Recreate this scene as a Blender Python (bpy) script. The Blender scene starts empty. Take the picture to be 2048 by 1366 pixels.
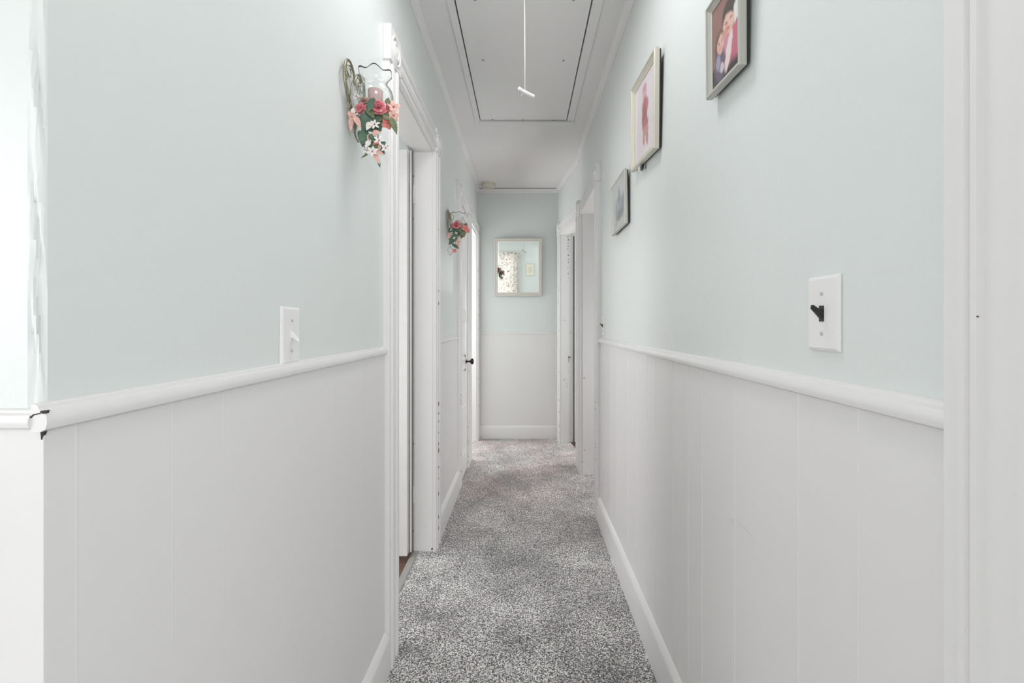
import bpy, bmesh, math, random
from mathutils import Vector, Matrix
R = math.radians
scene = bpy.context.scene
COL = scene.collection
rnd = random.Random(7)
F = 880.0; VX, VY = 1047.0, 647.0; CH = 1.17      # focal length in px, vanishing point, camera height

def world(u, v, d):                                  # measured photo point at depth d -> metres
    return Vector(((u-VX)*d/F, d, CH+(VY-v)*d/F))

# ------------------------------------------------------------------ materials
def mat(name, color=(.8,.8,.8), rough=.5, metal=0., bump=0., bscale=200., bdist=.002, coat=0., var=0., vscale=3., spec=.5):
    m = bpy.data.materials.new(name); m.use_nodes = True
    nt = m.node_tree; b = nt.nodes['Principled BSDF']
    b.inputs['Base Color'].default_value = (*color, 1)
    b.inputs['Roughness'].default_value = rough
    b.inputs['Metallic'].default_value = metal
    b.inputs['Coat Weight'].default_value = coat
    b.inputs['Specular IOR Level'].default_value = spec
    tc = nt.nodes.new('ShaderNodeTexCoord')
    if var > 0:
        n = nt.nodes.new('ShaderNodeTexNoise'); n.inputs['Scale'].default_value = vscale; n.inputs['Detail'].default_value = 5
        nt.links.new(tc.outputs['Object'], n.inputs['Vector'])
        mx = nt.nodes.new('ShaderNodeMix'); mx.data_type = 'RGBA'
        mx.inputs[6].default_value = (*[c*(1-var) for c in color], 1)
        mx.inputs[7].default_value = (*[min(1, c*(1+var)) for c in color], 1)
        nt.links.new(n.outputs['Fac'], mx.inputs[0]); nt.links.new(mx.outputs[2], b.inputs['Base Color'])
    if bump > 0:
        n2 = nt.nodes.new('ShaderNodeTexNoise'); n2.inputs['Scale'].default_value = bscale; n2.inputs['Detail'].default_value = 4
        nt.links.new(tc.outputs['Object'], n2.inputs['Vector'])
        bp = nt.nodes.new('ShaderNodeBump'); bp.inputs['Strength'].default_value = bump; bp.inputs['Distance'].default_value = bdist
        nt.links.new(n2.outputs['Fac'], bp.inputs['Height']); nt.links.new(bp.outputs['Normal'], b.inputs['Normal'])
    return m

WHITE = (.80,.787,.775)
M = {}
M['teal'] = mat('pale_aqua_paint', (.752,.790,.776), .36, bump=.35, bscale=55, bdist=.0016, var=.012, vscale=2.2)
M['teal_room'] = mat('pale_aqua_room_paint', (.74,.79,.77), .5, bump=.1, bscale=60)
M['white'] = mat('white_wainscot_paint', WHITE, .38, bump=.12, bscale=35, bdist=.001, var=.012, vscale=3)
M['trim'] = mat('white_gloss_trim_paint', (.82,.808,.795), .24, bump=.15, bscale=30, bdist=.0008, var=.01)
M['oldtrim'] = mat('old_chipped_white_paint', (.80,.788,.77), .34, bump=.6, bscale=90, bdist=.0012, var=.04, vscale=25)
M['ceil'] = mat('ceiling_white_paint', (.86,.845,.835), .6, bump=.12, bscale=18, bdist=.002, var=.02, vscale=1.5)
M['hatch'] = mat('hatch_panel_paint', (.87,.855,.845), .5, bump=.08, bscale=12, bdist=.001, var=.015, vscale=2)
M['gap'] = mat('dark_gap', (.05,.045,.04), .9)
M['chip'] = mat('bare_brown_wood_chip', (.13,.065,.045), .8, var=.4, vscale=200)
M['black'] = mat('black_plastic', (.018,.018,.02), .35)
M['plate'] = mat('white_plastic', (.86,.85,.845), .28)
M['screw'] = mat('painted_screw', (.55,.55,.53), .35, metal=.3)
M['steel'] = mat('screw_steel', (.3,.29,.28), .4, metal=.8)
M['brass'] = mat('tarnished_brass_wire', (.30,.28,.20), .32, metal=.75, var=.35, vscale=120)
M['bronze'] = mat('dark_bronze_knob', (.035,.028,.025), .25, metal=.6)
M['cream'] = mat('yellowed_plastic', (.66,.64,.54), .45)
M['mframe'] = mat('cream_mirror_frame', (.66,.63,.58), .4, bump=.2, bscale=60)
M['cord'] = mat('white_cord', (.78,.77,.72), .7, bump=.5, bscale=400)
M['handle'] = mat('white_handle_plastic', (.92,.92,.9), .3)
M['candle'] = mat('pink_wax', (.86,.60,.59), .45)
M['rose'] = mat('deep_pink_silk', (.74,.24,.27), .75, var=.35, vscale=90)
M['peach'] = mat('peach_silk', (.84,.50,.44), .75, var=.25, vscale=90)
M['coral'] = mat('coral_silk', (.78,.27,.23), .75, var=.25, vscale=90)
M['wflower'] = mat('white_silk', (.93,.86,.83), .75)
M['stamen'] = mat('dusky_pink_stamen', (.45,.18,.16), .8)
M['leaf'] = mat('green_silk_leaf', (.095,.165,.115), .6, var=.7, vscale=70)
M['leaf2'] = mat('olive_silk_leaf', (.17,.21,.11), .6, var=.4, vscale=70)
M['stem'] = mat('dark_green_stem', (.07,.11,.06), .6)
M['champ'] = mat('silver_champagne_frame', (.56,.55,.505), .38, metal=.25, bump=.3, bscale=120, bdist=.0005)
M['ivory'] = mat('ivory_gilt_frame', (.66,.63,.54), .38, metal=.15, bump=.3, bscale=120, bdist=.0005)
M['backing'] = mat('frame_backing', (.06,.06,.06), .9)
M['dark'] = mat('strike_plate_rust', (.16,.06,.05), .6)
M['thresh'] = mat('grey_threshold', (.36,.35,.33), .5, var=.15, vscale=20)
M['mirror'] = mat('mirror_silver', (.93,.95,.93), .0, metal=1)

def glass_mat():
    m = bpy.data.materials.new('clear_ruffled_glass'); m.use_nodes = True
    b = m.node_tree.nodes['Principled BSDF']
    b.inputs['Base Color'].default_value = (.97,.985,.98,1); b.inputs['Roughness'].default_value = .02
    b.inputs['Transmission Weight'].default_value = 1; b.inputs['IOR'].default_value = 1.45
    return m
M['glass'] = glass_mat()

def wood_mat():
    m = mat('brown_plank_floor', (.16,.09,.06), .45)
    nt = m.node_tree; b = nt.nodes['Principled BSDF']
    tc = nt.nodes.new('ShaderNodeTexCoord'); mp = nt.nodes.new('ShaderNodeMapping'); mp.inputs['Scale'].default_value = (2,30,1)
    n = nt.nodes.new('ShaderNodeTexNoise'); n.inputs['Scale'].default_value = 4; n.inputs['Detail'].default_value = 6
    cr = nt.nodes.new('ShaderNodeValToRGB'); cr.color_ramp.elements[0].color = (.045,.025,.018,1); cr.color_ramp.elements[1].color = (.24,.13,.085,1)
    nt.links.new(tc.outputs['Object'], mp.inputs['Vector']); nt.links.new(mp.outputs['Vector'], n.inputs['Vector'])
    nt.links.new(n.outputs['Fac'], cr.inputs['Fac']); nt.links.new(cr.outputs['Color'], b.inputs['Base Color'])
    return m
M['wood'] = wood_mat()

def carpet_mat():
    m = bpy.data.materials.new('grey_speckled_carpet'); m.use_nodes = True
    nt = m.node_tree; N = nt.nodes; L = nt.links; b = N['Principled BSDF']
    b.inputs['Roughness'].default_value = .95; b.inputs['Specular IOR Level'].default_value = .1
    b.inputs['Sheen Weight'].default_value = .25
    tc = N.new('ShaderNodeTexCoord')
    def noise(scale, detail, rough=.5, vec=None):
        n = N.new('ShaderNodeTexNoise'); n.inputs['Scale'].default_value = scale; n.inputs['Detail'].default_value = detail
        n.inputs['Roughness'].default_value = rough; L.new(vec or tc.outputs['Object'], n.inputs['Vector']); return n
    def mapr(src, a, b_, c, d):
        r = N.new('ShaderNodeMapRange'); r.inputs[1].default_value = a; r.inputs[2].default_value = b_
        r.inputs[3].default_value = c; r.inputs[4].default_value = d; L.new(src, r.inputs[0]); return r.outputs[0]
    fine = noise(190, 3, .75)
    cr = N.new('ShaderNodeValToRGB'); e = cr.color_ramp.elements
    e[0].position = .385; e[0].color = (.06,.055,.052,1); e[1].position = .62; e[1].color = (.97,.95,.92,1)
    x = e.new(.5); x.color = (.37,.36,.35,1)
    vo = N.new('ShaderNodeTexVoronoi'); vo.inputs['Scale'].default_value = 230; L.new(tc.outputs['Object'], vo.inputs['Vector'])
    sv = N.new('ShaderNodeSeparateColor'); L.new(vo.outputs['Color'], sv.inputs[0])
    av = N.new('ShaderNodeMath'); av.operation = 'MULTIPLY_ADD'; av.inputs[1].default_value = .22; L.new(sv.outputs[0], av.inputs[0]); L.new(fine.outputs['Fac'], av.inputs[2])
    sb = N.new('ShaderNodeMath'); sb.operation = 'SUBTRACT'; sb.inputs[1].default_value = .11; L.new(av.outputs[0], sb.inputs[0])
    L.new(sb.outputs[0], cr.inputs['Fac'])
    big = noise(2.6, 4, .6)
    med = noise(9, 3, .6)
    mul = N.new('ShaderNodeMath'); mul.operation = 'MULTIPLY'
    L.new(mapr(big.outputs['Fac'], .32, .68, .72, 1.5), mul.inputs[0]); L.new(mapr(med.outputs['Fac'], .3, .7, .86, 1.12), mul.inputs[1])
    vm = N.new('ShaderNodeVectorMath'); vm.operation = 'SCALE'; L.new(cr.outputs['Color'], vm.inputs[0]); L.new(mul.outputs[0], vm.inputs['Scale'])
    grain = noise(95, 2, .6); mg = N.new('ShaderNodeVectorMath'); mg.operation = 'SCALE'
    L.new(vm.outputs[0], mg.inputs[0]); L.new(mapr(grain.outputs['Fac'], .36, .64, .72, 1.28), mg.inputs['Scale']); vm = mg
    # faded reddish stain patches towards the far end of the hall
    sx = N.new('ShaderNodeSeparateXYZ'); L.new(tc.outputs['Object'], sx.inputs[0])
    far = mapr(sx.outputs['Y'], 2.2, 3.2, 0, 1)
    st = noise(2.2, 3, .6); sm = mapr(st.outputs['Fac'], .42, .58, .25, 1)
    mm = N.new('ShaderNodeMath'); mm.operation = 'MULTIPLY'; L.new(far, mm.inputs[0]); L.new(sm, mm.inputs[1])
    m2 = N.new('ShaderNodeMath'); m2.operation = 'MULTIPLY'; m2.inputs[1].default_value = .85; L.new(mm.outputs[0], m2.inputs[0])
    mx = N.new('ShaderNodeMix'); mx.data_type = 'RGBA'; mx.blend_type = 'MULTIPLY'; L.new(m2.outputs[0], mx.inputs[0])
    L.new(vm.outputs[0], mx.inputs[6]); mx.inputs[7].default_value = (1.0,.86,.855,1)
    L.new(mx.outputs[2], b.inputs['Base Color'])
    bp = N.new('ShaderNodeBump'); bp.inputs['Strength'].default_value = .9; bp.inputs['Distance'].default_value = .006
    L.new(fine.outputs['Fac'], bp.inputs['Height']); L.new(bp.outputs['Normal'], b.inputs['Normal'])
    return m
M['carpet'] = carpet_mat()

def picture_mat(name, bg, blobs, rough=.12, noise=.05):
    """soft painted print: chain of smooth ellipses in the panel's own UV (0..1)"""
    m = bpy.data.materials.new(name); m.use_nodes = True
    nt = m.node_tree; N = nt.nodes; L = nt.links; b = N['Principled BSDF']; b.inputs['Roughness'].default_value = rough
    b.inputs['Coat Weight'].default_value = .3; b.inputs['Coat Roughness'].default_value = .05
    uv = N.new('ShaderNodeUVMap'); uv.uv_map = 'UVMap'
    ns = N.new('ShaderNodeTexNoise'); ns.inputs['Scale'].default_value = 9; ns.inputs['Detail'].default_value = 3
    L.new(uv.outputs['UV'], ns.inputs['Vector'])
    sc = N.new('ShaderNodeVectorMath'); sc.operation = 'MULTIPLY_ADD'; sc.inputs[1].default_value = (noise,)*3; sc.inputs[2].default_value = (-noise/2,)*3
    L.new(ns.outputs['Color'], sc.inputs[0])
    ad = N.new('ShaderNodeVectorMath'); ad.operation = 'ADD'; L.new(uv.outputs['UV'], ad.inputs[0]); L.new(sc.outputs[0], ad.inputs[1])
    prev = None
    for (cx, cy, rx, ry, rot, col, soft) in blobs:
        mp = N.new('ShaderNodeMapping'); mp.vector_type = 'TEXTURE'
        mp.inputs['Location'].default_value = (cx, cy, 0); mp.inputs['Rotation'].default_value = (0,0,R(rot)); mp.inputs['Scale'].default_value = (rx, ry, 1)
        L.new(ad.outputs[0], mp.inputs['Vector'])
        ln = N.new('ShaderNodeVectorMath'); ln.operation = 'LENGTH'
        ml = N.new('ShaderNodeVectorMath'); ml.operation = 'MULTIPLY'; ml.inputs[1].default_value = (1,1,0)
        L.new(mp.outputs[0], ml.inputs[0]); L.new(ml.outputs[0], ln.inputs[0])
        mr = N.new('ShaderNodeMapRange'); mr.interpolation_type = 'SMOOTHSTEP'
        mr.inputs[1].default_value = 1+soft; mr.inputs[2].default_value = 1-soft; L.new(ln.outputs['Value'], mr.inputs[0])
        mx = N.new('ShaderNodeMix'); mx.data_type = 'RGBA'; L.new(mr.outputs[0], mx.inputs[0])
        if prev is None: mx.inputs[6].default_value = (*bg, 1)
        else: L.new(prev, mx.inputs[6])
        mx.inputs[7].default_value = (*col, 1); prev = mx.outputs[2]
    L.new(prev, b.inputs['Base Color'])
    return m

def curtain_mat():
    m = bpy.data.materials.new('sheer_floral_curtain'); m.use_nodes = True
    nt = m.node_tree; N = nt.nodes; L = nt.links; b = N['Principled BSDF']; out = N['Material Output']
    tc = N.new('ShaderNodeTexCoord')
    v = N.new('ShaderNodeTexVoronoi'); v.inputs['Scale'].default_value = 19; L.new(tc.outputs['Object'], v.inputs['Vector'])
    n = N.new('ShaderNodeTexNoise'); n.inputs['Scale'].default_value = 28; n.inputs['Detail'].default_value = 3; L.new(tc.outputs['Object'], n.inputs['Vector'])
    ad = N.new('ShaderNodeMath'); ad.operation = 'MULTIPLY_ADD'; ad.inputs[1].default_value = .5; L.new(n.outputs['Fac'], ad.inputs[0]); L.new(v.outputs['Distance'], ad.inputs[2])
    cr = N.new('ShaderNodeValToRGB'); e = cr.color_ramp.elements
    e[0].position = .46; e[0].color = (.30,.20,.20,1); e[1].position = .60; e[1].color = (.78,.75,.70,1)
    x = e.new(.54); x.color = (.48,.42,.38,1)
    L.new(ad.outputs[0], cr.inputs['Fac']); L.new(cr.outputs['Color'], b.inputs['Base Color']); b.inputs['Roughness'].default_value = .9
    tr = N.new('ShaderNodeBsdfTranslucent'); L.new(cr.outputs['Color'], tr.inputs['Color'])
    ms = N.new('ShaderNodeMixShader'); ms.inputs[0].default_value = .3
    L.new(b.outputs[0], ms.inputs[1]); L.new(tr.outputs[0], ms.inputs[2]); L.new(ms.outputs[0], out.inputs['Surface'])
    return m
M['curtain'] = curtain_mat()

# ------------------------------------------------------------------ mesh building
class Wall:
    """local frame of a wall: s along it, n out of it into the hall, z up"""
    def __init__(self, o, u, v): self.o = Vector((*o,0)); self.u = Vector((*u,0)).normalized(); self.v = Vector((*v,0)).normalized()
    def p(self, s, n, z): return self.o + self.u*s + self.v*n + Vector((0,0,z))

T = .115
XL, XR, YB = -.47, .457, 4.48
BY, BX = 3.66, .352
WL = Wall((XL,0), (0,1), (1,0))
WR = Wall((XR,0), (0,1), (-1,0))
_bu = Vector((BX-XR, YB-BY)).normalized()
WD = Wall((XR,BY), (_bu.x,_bu.y), (-_bu.y,_bu.x))      # bent far stretch of the right wall
WB = Wall((0,YB), (1,0), (0,-1))
LD = (Vector((BX,YB))-Vector((XR,BY))).length
WF = Wall((XL,.4285), (-1,0), (0,-1))                     # partition left of the hall mouth
IDN = Wall((0,0), (1,0), (0,1))

class MB:
    def __init__(self): self.v = []; self.f = []; self.m = []; self.mi = 0
    def add(self, vs, fs):
        b = len(self.v); self.v += [Vector(x) for x in vs]; self.f += [tuple(i+b for i in f) for f in fs]; self.m += [self.mi]*len(fs)
        return self
    def box(self, W, s0, s1, n0, n1, z0, z1):
        P = W.p
        return self.add([P(s0,n0,z0),P(s1,n0,z0),P(s1,n1,z0),P(s0,n1,z0),P(s0,n0,z1),P(s1,n0,z1),P(s1,n1,z1),P(s0,n1,z1)],
            [(0,1,2,3),(4,5,6,7),(0,1,5,4),(1,2,6,5),(2,3,7,6),(3,0,4,7)])
    def along(self, W, prof, s0, s1, sub=1):             # profile of (n,z) swept along s
        k = len(prof); vs = []; fs = []
        for i in range(sub+1):
            s = s0+(s1-s0)*i/sub
            vs += [W.p(s,n,z) for n,z in prof]
        for i in range(sub):
            for j in range(k): fs.append((i*k+j, i*k+(j+1)%k, (i+1)*k+(j+1)%k, (i+1)*k+j))
        fs += [tuple(range(k)), tuple(range(sub*k, sub*k+k))]
        return self.add(vs, fs)
    def up(self, W, prof, z0, z1):                       # profile of (s,n) swept upwards
        k = len(prof); vs = [W.p(s,n,z0) for s,n in prof]+[W.p(s,n,z1) for s,n in prof]
        fs = [(j,(j+1)%k,k+(j+1)%k,k+j) for j in range(k)]+[tuple(range(k)), tuple(range(k,2*k))]
        return self.add(vs, fs)
    def lathe(self, o, axis, prof, seg=24, cap=True, wob=None):  # prof: (radius, height along axis)
        o = Vector(o); a = Vector(axis).normalized(); t = a.orthogonal().normalized(); b = a.cross(t)
        k = len(prof); vs = []
        for i in range(seg):
            th = 2*math.pi*i/seg; dr = t*math.cos(th)+b*math.sin(th)
            for j,(r,h) in enumerate(prof):
                dh = 0; rr = r
                if wob: rr, dh = wob(th, j, r)
                vs.append(o+dr*rr+a*(h+dh))
        fs = [(i*k+j, i*k+j+1, ((i+1)%seg)*k+j+1, ((i+1)%seg)*k+j) for i in range(seg) for j in range(k-1)]
        if cap: fs += [tuple(i*k for i in range(seg)), tuple(i*k+k-1 for i in range(seg))]
        return self.add(vs, fs)
    def tube(self, pts, r, seg=8, taper=None):
        pts = [Vector(p) for p in pts]; n = len(pts); vs = []; fs = []
        ref = None
        for i,p in enumerate(pts):
            t = (pts[min(i+1,n-1)]-pts[max(i-1,0)]).normalized()
            if ref is None: ref = t.orthogonal().normalized()
            ref = (ref - t*ref.dot(t)).normalized(); b = t.cross(ref)
            rr = r if taper is None else r*(1+(taper-1)*i/(n-1))
            for j in range(seg):
                a = 2*math.pi*j/seg; vs.append(p+ref*math.cos(a)*rr+b*math.sin(a)*rr)
        for i in range(n-1):
            for j in range(seg): fs.append((i*seg+j, i*seg+(j+1)%seg, (i+1)*seg+(j+1)%seg, (i+1)*seg+j))
        fs += [tuple(range(seg)), tuple(range((n-1)*seg, n*seg))]
        return self.add(vs, fs)
    def ball(self, o, r, seg=16, sz=1.0):
        return self.lathe(o, (0,0,1), [(max(1e-5,r*math.sin(math.pi*i/10)), -r*sz*math.cos(math.pi*i/10)) for i in range(11)], seg)
    def build(self, name, mats, parent=None, loc=None, smooth=False, bevel=0, solid=0, recalc=True, subsurf=0):
        if not isinstance(mats, (list,tuple)): mats = [mats]
        me = bpy.data.meshes.new(name)
        if parent is not None: off = parent.get('_w') ; off = Vector(off) if off is not None else Vector((0,0,0))
        else:
            if loc is None:
                xs = [v.x for v in self.v]; ys = [v.y for v in self.v]; zs = [v.z for v in self.v]
                loc = ((min(xs)+max(xs))/2, (min(ys)+max(ys))/2, min(zs))
            off = Vector(loc)
        me.from_pydata([v-off for v in self.v], [], self.f)
        for mm in mats: me.materials.append(mm)
        for i,p in enumerate(me.polygons): p.material_index = self.m[i]
        if recalc:
            bm = bmesh.new(); bm.from_mesh(me); bmesh.ops.recalc_face_normals(bm, faces=bm.faces); bm.to_mesh(me); bm.free()
        if smooth:
            for p in me.polygons: p.use_smooth = True
            if smooth != 'all': me.set_sharp_from_angle(angle=R(38))
        o = bpy.data.objects.new(name, me); COL.objects.link(o)
        if parent is not None:
            o.parent = parent; o['_w'] = tuple(off)
        else: o.location = off; o['_w'] = tuple(off)
        if solid:
            md = o.modifiers.new('s','SOLIDIFY'); md.thickness = solid; md.offset = 0
        if subsurf:
            md = o.modifiers.new('u','SUBSURF'); md.levels = subsurf; md.render_levels = subsurf
        if bevel:
            md = o.modifiers.new('b','BEVEL'); md.width = bevel; md.segments = 2; md.limit_method = 'ANGLE'; md.angle_limit = R(40)
        return o

def empty(name, loc):
    o = bpy.data.objects.new(name, None); o.empty_display_size = .05; COL.objects.link(o); o.location = loc; o['_w'] = tuple(loc); return o
def tag(o, label=None, cat=None, group=None, kind=None):
    if label: o['label'] = label
    if cat: o['category'] = cat
    if group: o['group'] = group
    if kind: o['kind'] = kind
    return o
def struct(o, label=None): 
    o['kind'] = 'structure'
    if label: o['label'] = label
    return o

# ------------------------------------------------------------------ door data (positions along each wall)
ZC = 2.54                                             # ceiling height
D1 = dict(W=WL, a=1.590, b=2.258, head=2.05)
D2 = dict(W=WL, a=3.205, b=3.560, head=2.03)
D3 = dict(W=WL, a=3.800, b=4.375, head=2.04)
D4 = dict(W=WR, a=2.705, b=3.400, head=2.015)
D5 = dict(W=WD, a=.035, b=.655, head=2.04)
RV = .032                                             # rough opening beyond the clear opening

def wall_mesh(W, s0, s1, openings, z1=2.56, t=T, n_front=0):
    mb = MB(); s = s0
    for (a,b,h) in openings:
        mb.box(W, s, a, -t, n_front, -.02, z1); mb.box(W, a, b, -t, n_front, h, z1); s = b
    mb.box(W, s, s1, -t, n_front, -.02, z1)
    return mb
def op(d): return (d['a']-RV, d['b']+RV, d['head']+RV)

# left wall, with its lumpy plastered outer corner at the hall mouth
mb = wall_mesh(WL, .4345, YB, [op(D1), op(D2), op(D3)])
struct(mb.build('wall_left', M['teal']), 'pale aqua left wall of the hall')
nr = random.Random(3)
mb = MB(); rows = 140; cols = 9; vs = []
for i in range(rows+1):
    z = -.02+(2.56+.02)*i/rows
    for j in range(cols):
        a = (j/(cols-1))*math.pi/2
        rx, ry = .013, .006
        cx, cy = XL-rx, .4285+ry
        k = .0011*math.sin(z*31+j)+.0009*math.sin(z*83+j*1.7)+nr.uniform(-.0004,.0004)
        if 1.09 < z < 1.24: k -= .002*math.sin((z-1.09)/.15*math.pi)
        if j in (0,cols-1): k = 0
        k *= math.sin(2*a)*1.6
        vs.append(Vector((cx+rx*math.sin(a)+min(0,k)*.8, cy-(ry+k)*math.cos(a), z)))
fs = [(i*cols+j, i*cols+j+1, (i+1)*cols+j+1, (i+1)*cols+j) for i in range(rows) for j in range(cols-1)]
mb.add(vs, fs)
mb.add([( XL-.013,.4285,-.02),(-2.4,.4285,-.02),(-2.4,.4285,2.56),(XL-.013,.4285,2.56)], [(0,1,2,3)])
mb.box(IDN, -2.4, -.59, .44, .54, -.02, 2.56)
struct(mb.build('wall_front_left', M['teal'], smooth=True), 'pale aqua wall left of the hall mouth')

# right wall: straight stretch, then a bent stretch to the back corner
mb = wall_mesh(WR, .335, BY+.003, [op(D4)])
mb2 = wall_mesh(WD, .003, LD, [op(D5)])
mb.add(mb2.v, mb2.f)
mb.box(IDN, XR+T, 2.4, .335, .45, -.02, 2.56)
struct(mb.build('wall_right', M['teal']), 'pale aqua right wall of the hall')
mb = MB(); mb.box(IDN, XL-T, XR+T, YB, YB+.1, -.02, 2.56)
struct(mb.build('wall_back', M['teal']), 'pale aqua end wall of the hall')

# ceiling with the hatch opening
HX0,HX1,HY0,HY1 = -.294,.294,1.60,2.962
mb = MB()
for (x0,x1,y0,y1) in [(-3.4,HX0,-2.7,6),(HX1,3.4,-2.7,6),(HX0,HX1,-2.7,HY0),(HX0,HX1,HY1,6)]:
    mb.box(IDN, x0,x1,y0,y1, ZC, ZC+.08)
ce = struct(mb.build('ceiling', M['ceil']), 'off-white painted ceiling')
mb = MB(); mb.lathe((0,1.18,ZC), (0,0,-1), [(.19,-.0),(.20,.01),(.20,.042),(.185,.045),(.180,.038),(.0005,.034)], 36); mb.build('added_light_dish', M['trim'], parent=ce, smooth=True)  # unseen dish added around the made-up hall fill light

# sub floor + carpet
mb = MB(); mb.box(IDN, -3.4,3.4,-2.7,6,-.06,-.014)
struct(mb.build('floor', M['wood']), 'brown wooden floor beyond the doorways')
mb = MB()
vp = [(-2.4,-2.6),(2.4,-2.6),(2.4,.335),(XR,.335),(XR,D4['a']),(XR+.10,D4['a']),(XR+.10,D4['b']),(XR,D4['b']),(XR,BY)]
pa = WD.p(D5['b'],0,0); pb = WD.p(D5['b'],-.09,0); pc = WD.p(D5['a'],-.09,0); pd = WD.p(D5['a'],0,0)
vp += [(pd.x,pd.y),(pc.x,pc.y),(pb.x,pb.y),(pa.x,pa.y),(BX,YB),(XL,YB),(XL,D3['b']),(XL-.08,D3['b']),(XL-.08,D3['a']),(XL,D3['a']),(XL,D1['b']-.0),(XL-.067,D1['b']-.0),(XL-.067,D1['a']),(XL,D1['a']),(XL,.43),(-2.4,.43)]
k = len(vp)
mb.add([(x,y,-.013) for x,y in vp]+[(x,y,0) for x,y in vp], [tuple(range(k)), tuple(range(k,2*k))]+[(i,(i+1)%k,k+(i+1)%k,k+i) for i in range(k)])
o = mb.build('carpet', M['carpet'], loc=(0,0,0))
tag(o, 'mottled grey speckled cut-pile carpet running down the hall floor', 'carpet')

# ------------------------------------------------------------------ wainscot, rails, baseboards, crown
def wainscot(name, W, spans, grooves, label, ztop=1.078, t=.006, ridge=.0014):
    mb = MB(); cuts = sorted(grooves)
    for (a,b) in spans:
        mb.box(W, a, b, 0, t, 0, ztop)
        for g in cuts:
            if a+.01 < g < b-.01:
                w = .0016
                mb.up(W, [(g-w*1.6,t-.0002),(g-w*.6,t+ridge),(g+w*.6,t+ridge),(g+w*1.6,t-.0002)], 0, ztop)
    return struct(mb.build(name, M['white']), label)
GR = [2.45,2.29,2.12,1.908,1.766,1.602,1.50,1.327,1.204,1.111,.94,.723,.593]
GL = [.457,.5825,.681,.8545,1.083,1.265,2.45,2.60,2.72,2.83,2.97]
wl = wainscot('trim_1', WL, [(.426,1.475),(2.385,3.09)], GL, 'white plank wainscot along the left wall', ridge=.00015)
wr = wainscot('trim_2', WR, [(.458,2.60)], GR, 'white plank wainscot along the right wall')
wb = wainscot('trim_3', WB, [(XL,BX)], [], 'white panel wainscot across the end wall', 1.07, .004)
mb = MB(); mb.box(WF, -.0058, 1.93, 0, .003, 0, 1.072)
struct(mb.build('trim_4', M['white']), 'white wainscot left of the hall mouth')

def rail_prof(z0, z1, d=.014):
    h = z1-z0
    return [(0,z0),(d*.55,z0),(d*.9,z0+h*.10),(d,z0+h*.3),(d,z0+h*.5),(d*.86,z0+h*.72),(d*.5,z0+h*.82),(d*.45,z0+h*.93),(d*.25,z1),(0,z1)]
mb = MB(); mb.along(WL, rail_prof(1.066,1.093,.0155), .4195, 1.475); mb.along(WL, rail_prof(1.060,1.087,.016), 2.385, 3.09)
struct(mb.build('trim_5', M['trim'], smooth=True), 'rounded white chair rail on the left wall')
mb = MB(); mb.along(WR, rail_prof(1.056,1.087,.018), .458, 2.60)
struct(mb.build('trim_6', M['trim'], smooth=True), 'rounded white chair rail on the right wall')
mb = MB(); mb.along(WB, [(0,1.062),(.009,1.062),(.010,1.070),(.006,1.078),(0,1.080)], XL, BX)
struct(mb.build('trim_7', M['trim']), 'thin white cap rail on the end wall')
mb = MB(); mb.along(WF, rail_prof(1.0685,1.0875,.0115), .0, 1.9)
cr_ = struct(mb.build('trim_8', M['trim'], smooth=True), 'chair rail stub left of the hall mouth')
mb = MB()
for poly,d in [([(80,857),(92,856),(87,866),(82,880)],.4245),([(80,822),(93,821),(91,827),(86,828),(80,825)],.4185),([(59.5,834),(66,828.5),(80,826),(80,828),(67,830.5),(61,837)],.4188)]:
    k_ = len(poly); mb.add([world(u,v,d) for u,v in poly]+[world(u,v,d)+Vector((0,.003,0)) for u,v in poly], [tuple(range(k_)),tuple(range(k_,2*k_))]+[(i_,(i_+1)%k_,k_+(i_+1)%k_,k_+i_) for i_ in range(k_)])
o = mb.build('open_joint', M['gap'], parent=cr_); o['label'] = 'dark open gap at the corner joint'

def base(name, W, spans, zf, zw, th, label):
    mb = MB()
    for a,b in spans: mb.along(W, [(0,0),(th,0),(th,zf-.006),(th*.93,zf),(th*.45,zw-.003),(th*.3,zw),(0,zw)], a, b)
    return struct(mb.build(name, M['trim'], smooth=True), label)
base('baseboard_left', WL, [(.432,1.472),(2.385,3.09)], .121,.138,.024, 'white baseboard along the left wall')
base('baseboard_right', WR, [(.458,2.597)], .131,.15,.022, 'white baseboard along the right wall')
base('baseboard_back', WB, [(XL,BX)], .118,.131,.014, 'white baseboard on the end wall')
base('baseboard_front', WF, [(.0,1.9)], .121,.138,.022, 'white baseboard left of the hall mouth')

def crown(W, a, b, mb): mb.along(W, [(0,ZC),(0,ZC-.044),(.004,ZC-.044),(.007,ZC-.036),(.010,ZC-.024),(.017,ZC-.014),(.024,ZC-.008),(.026,ZC)], a, b)
mb = MB(); crown(WL,.43,YB,mb); struct(mb.build('trim_9', M['trim'], smooth=True), 'white crown moulding on the left side of the ceiling')
mb = MB(); crown(WR,.335,2.55,mb); crown(WR,2.552,BY+.004,mb); crown(WD,-.003,LD,mb); struct(mb.build('trim_10', M['trim'], smooth=True), 'white crown moulding on the right side of the ceiling')
mb = MB(); crown(WB,XL,BX,mb); t11 = struct(mb.build('trim_11', M['trim'], smooth=True), 'white crown moulding above the end wall')
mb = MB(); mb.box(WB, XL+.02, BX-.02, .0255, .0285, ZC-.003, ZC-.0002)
mb.build('open_seam', M['gap'], parent=t11)

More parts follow.
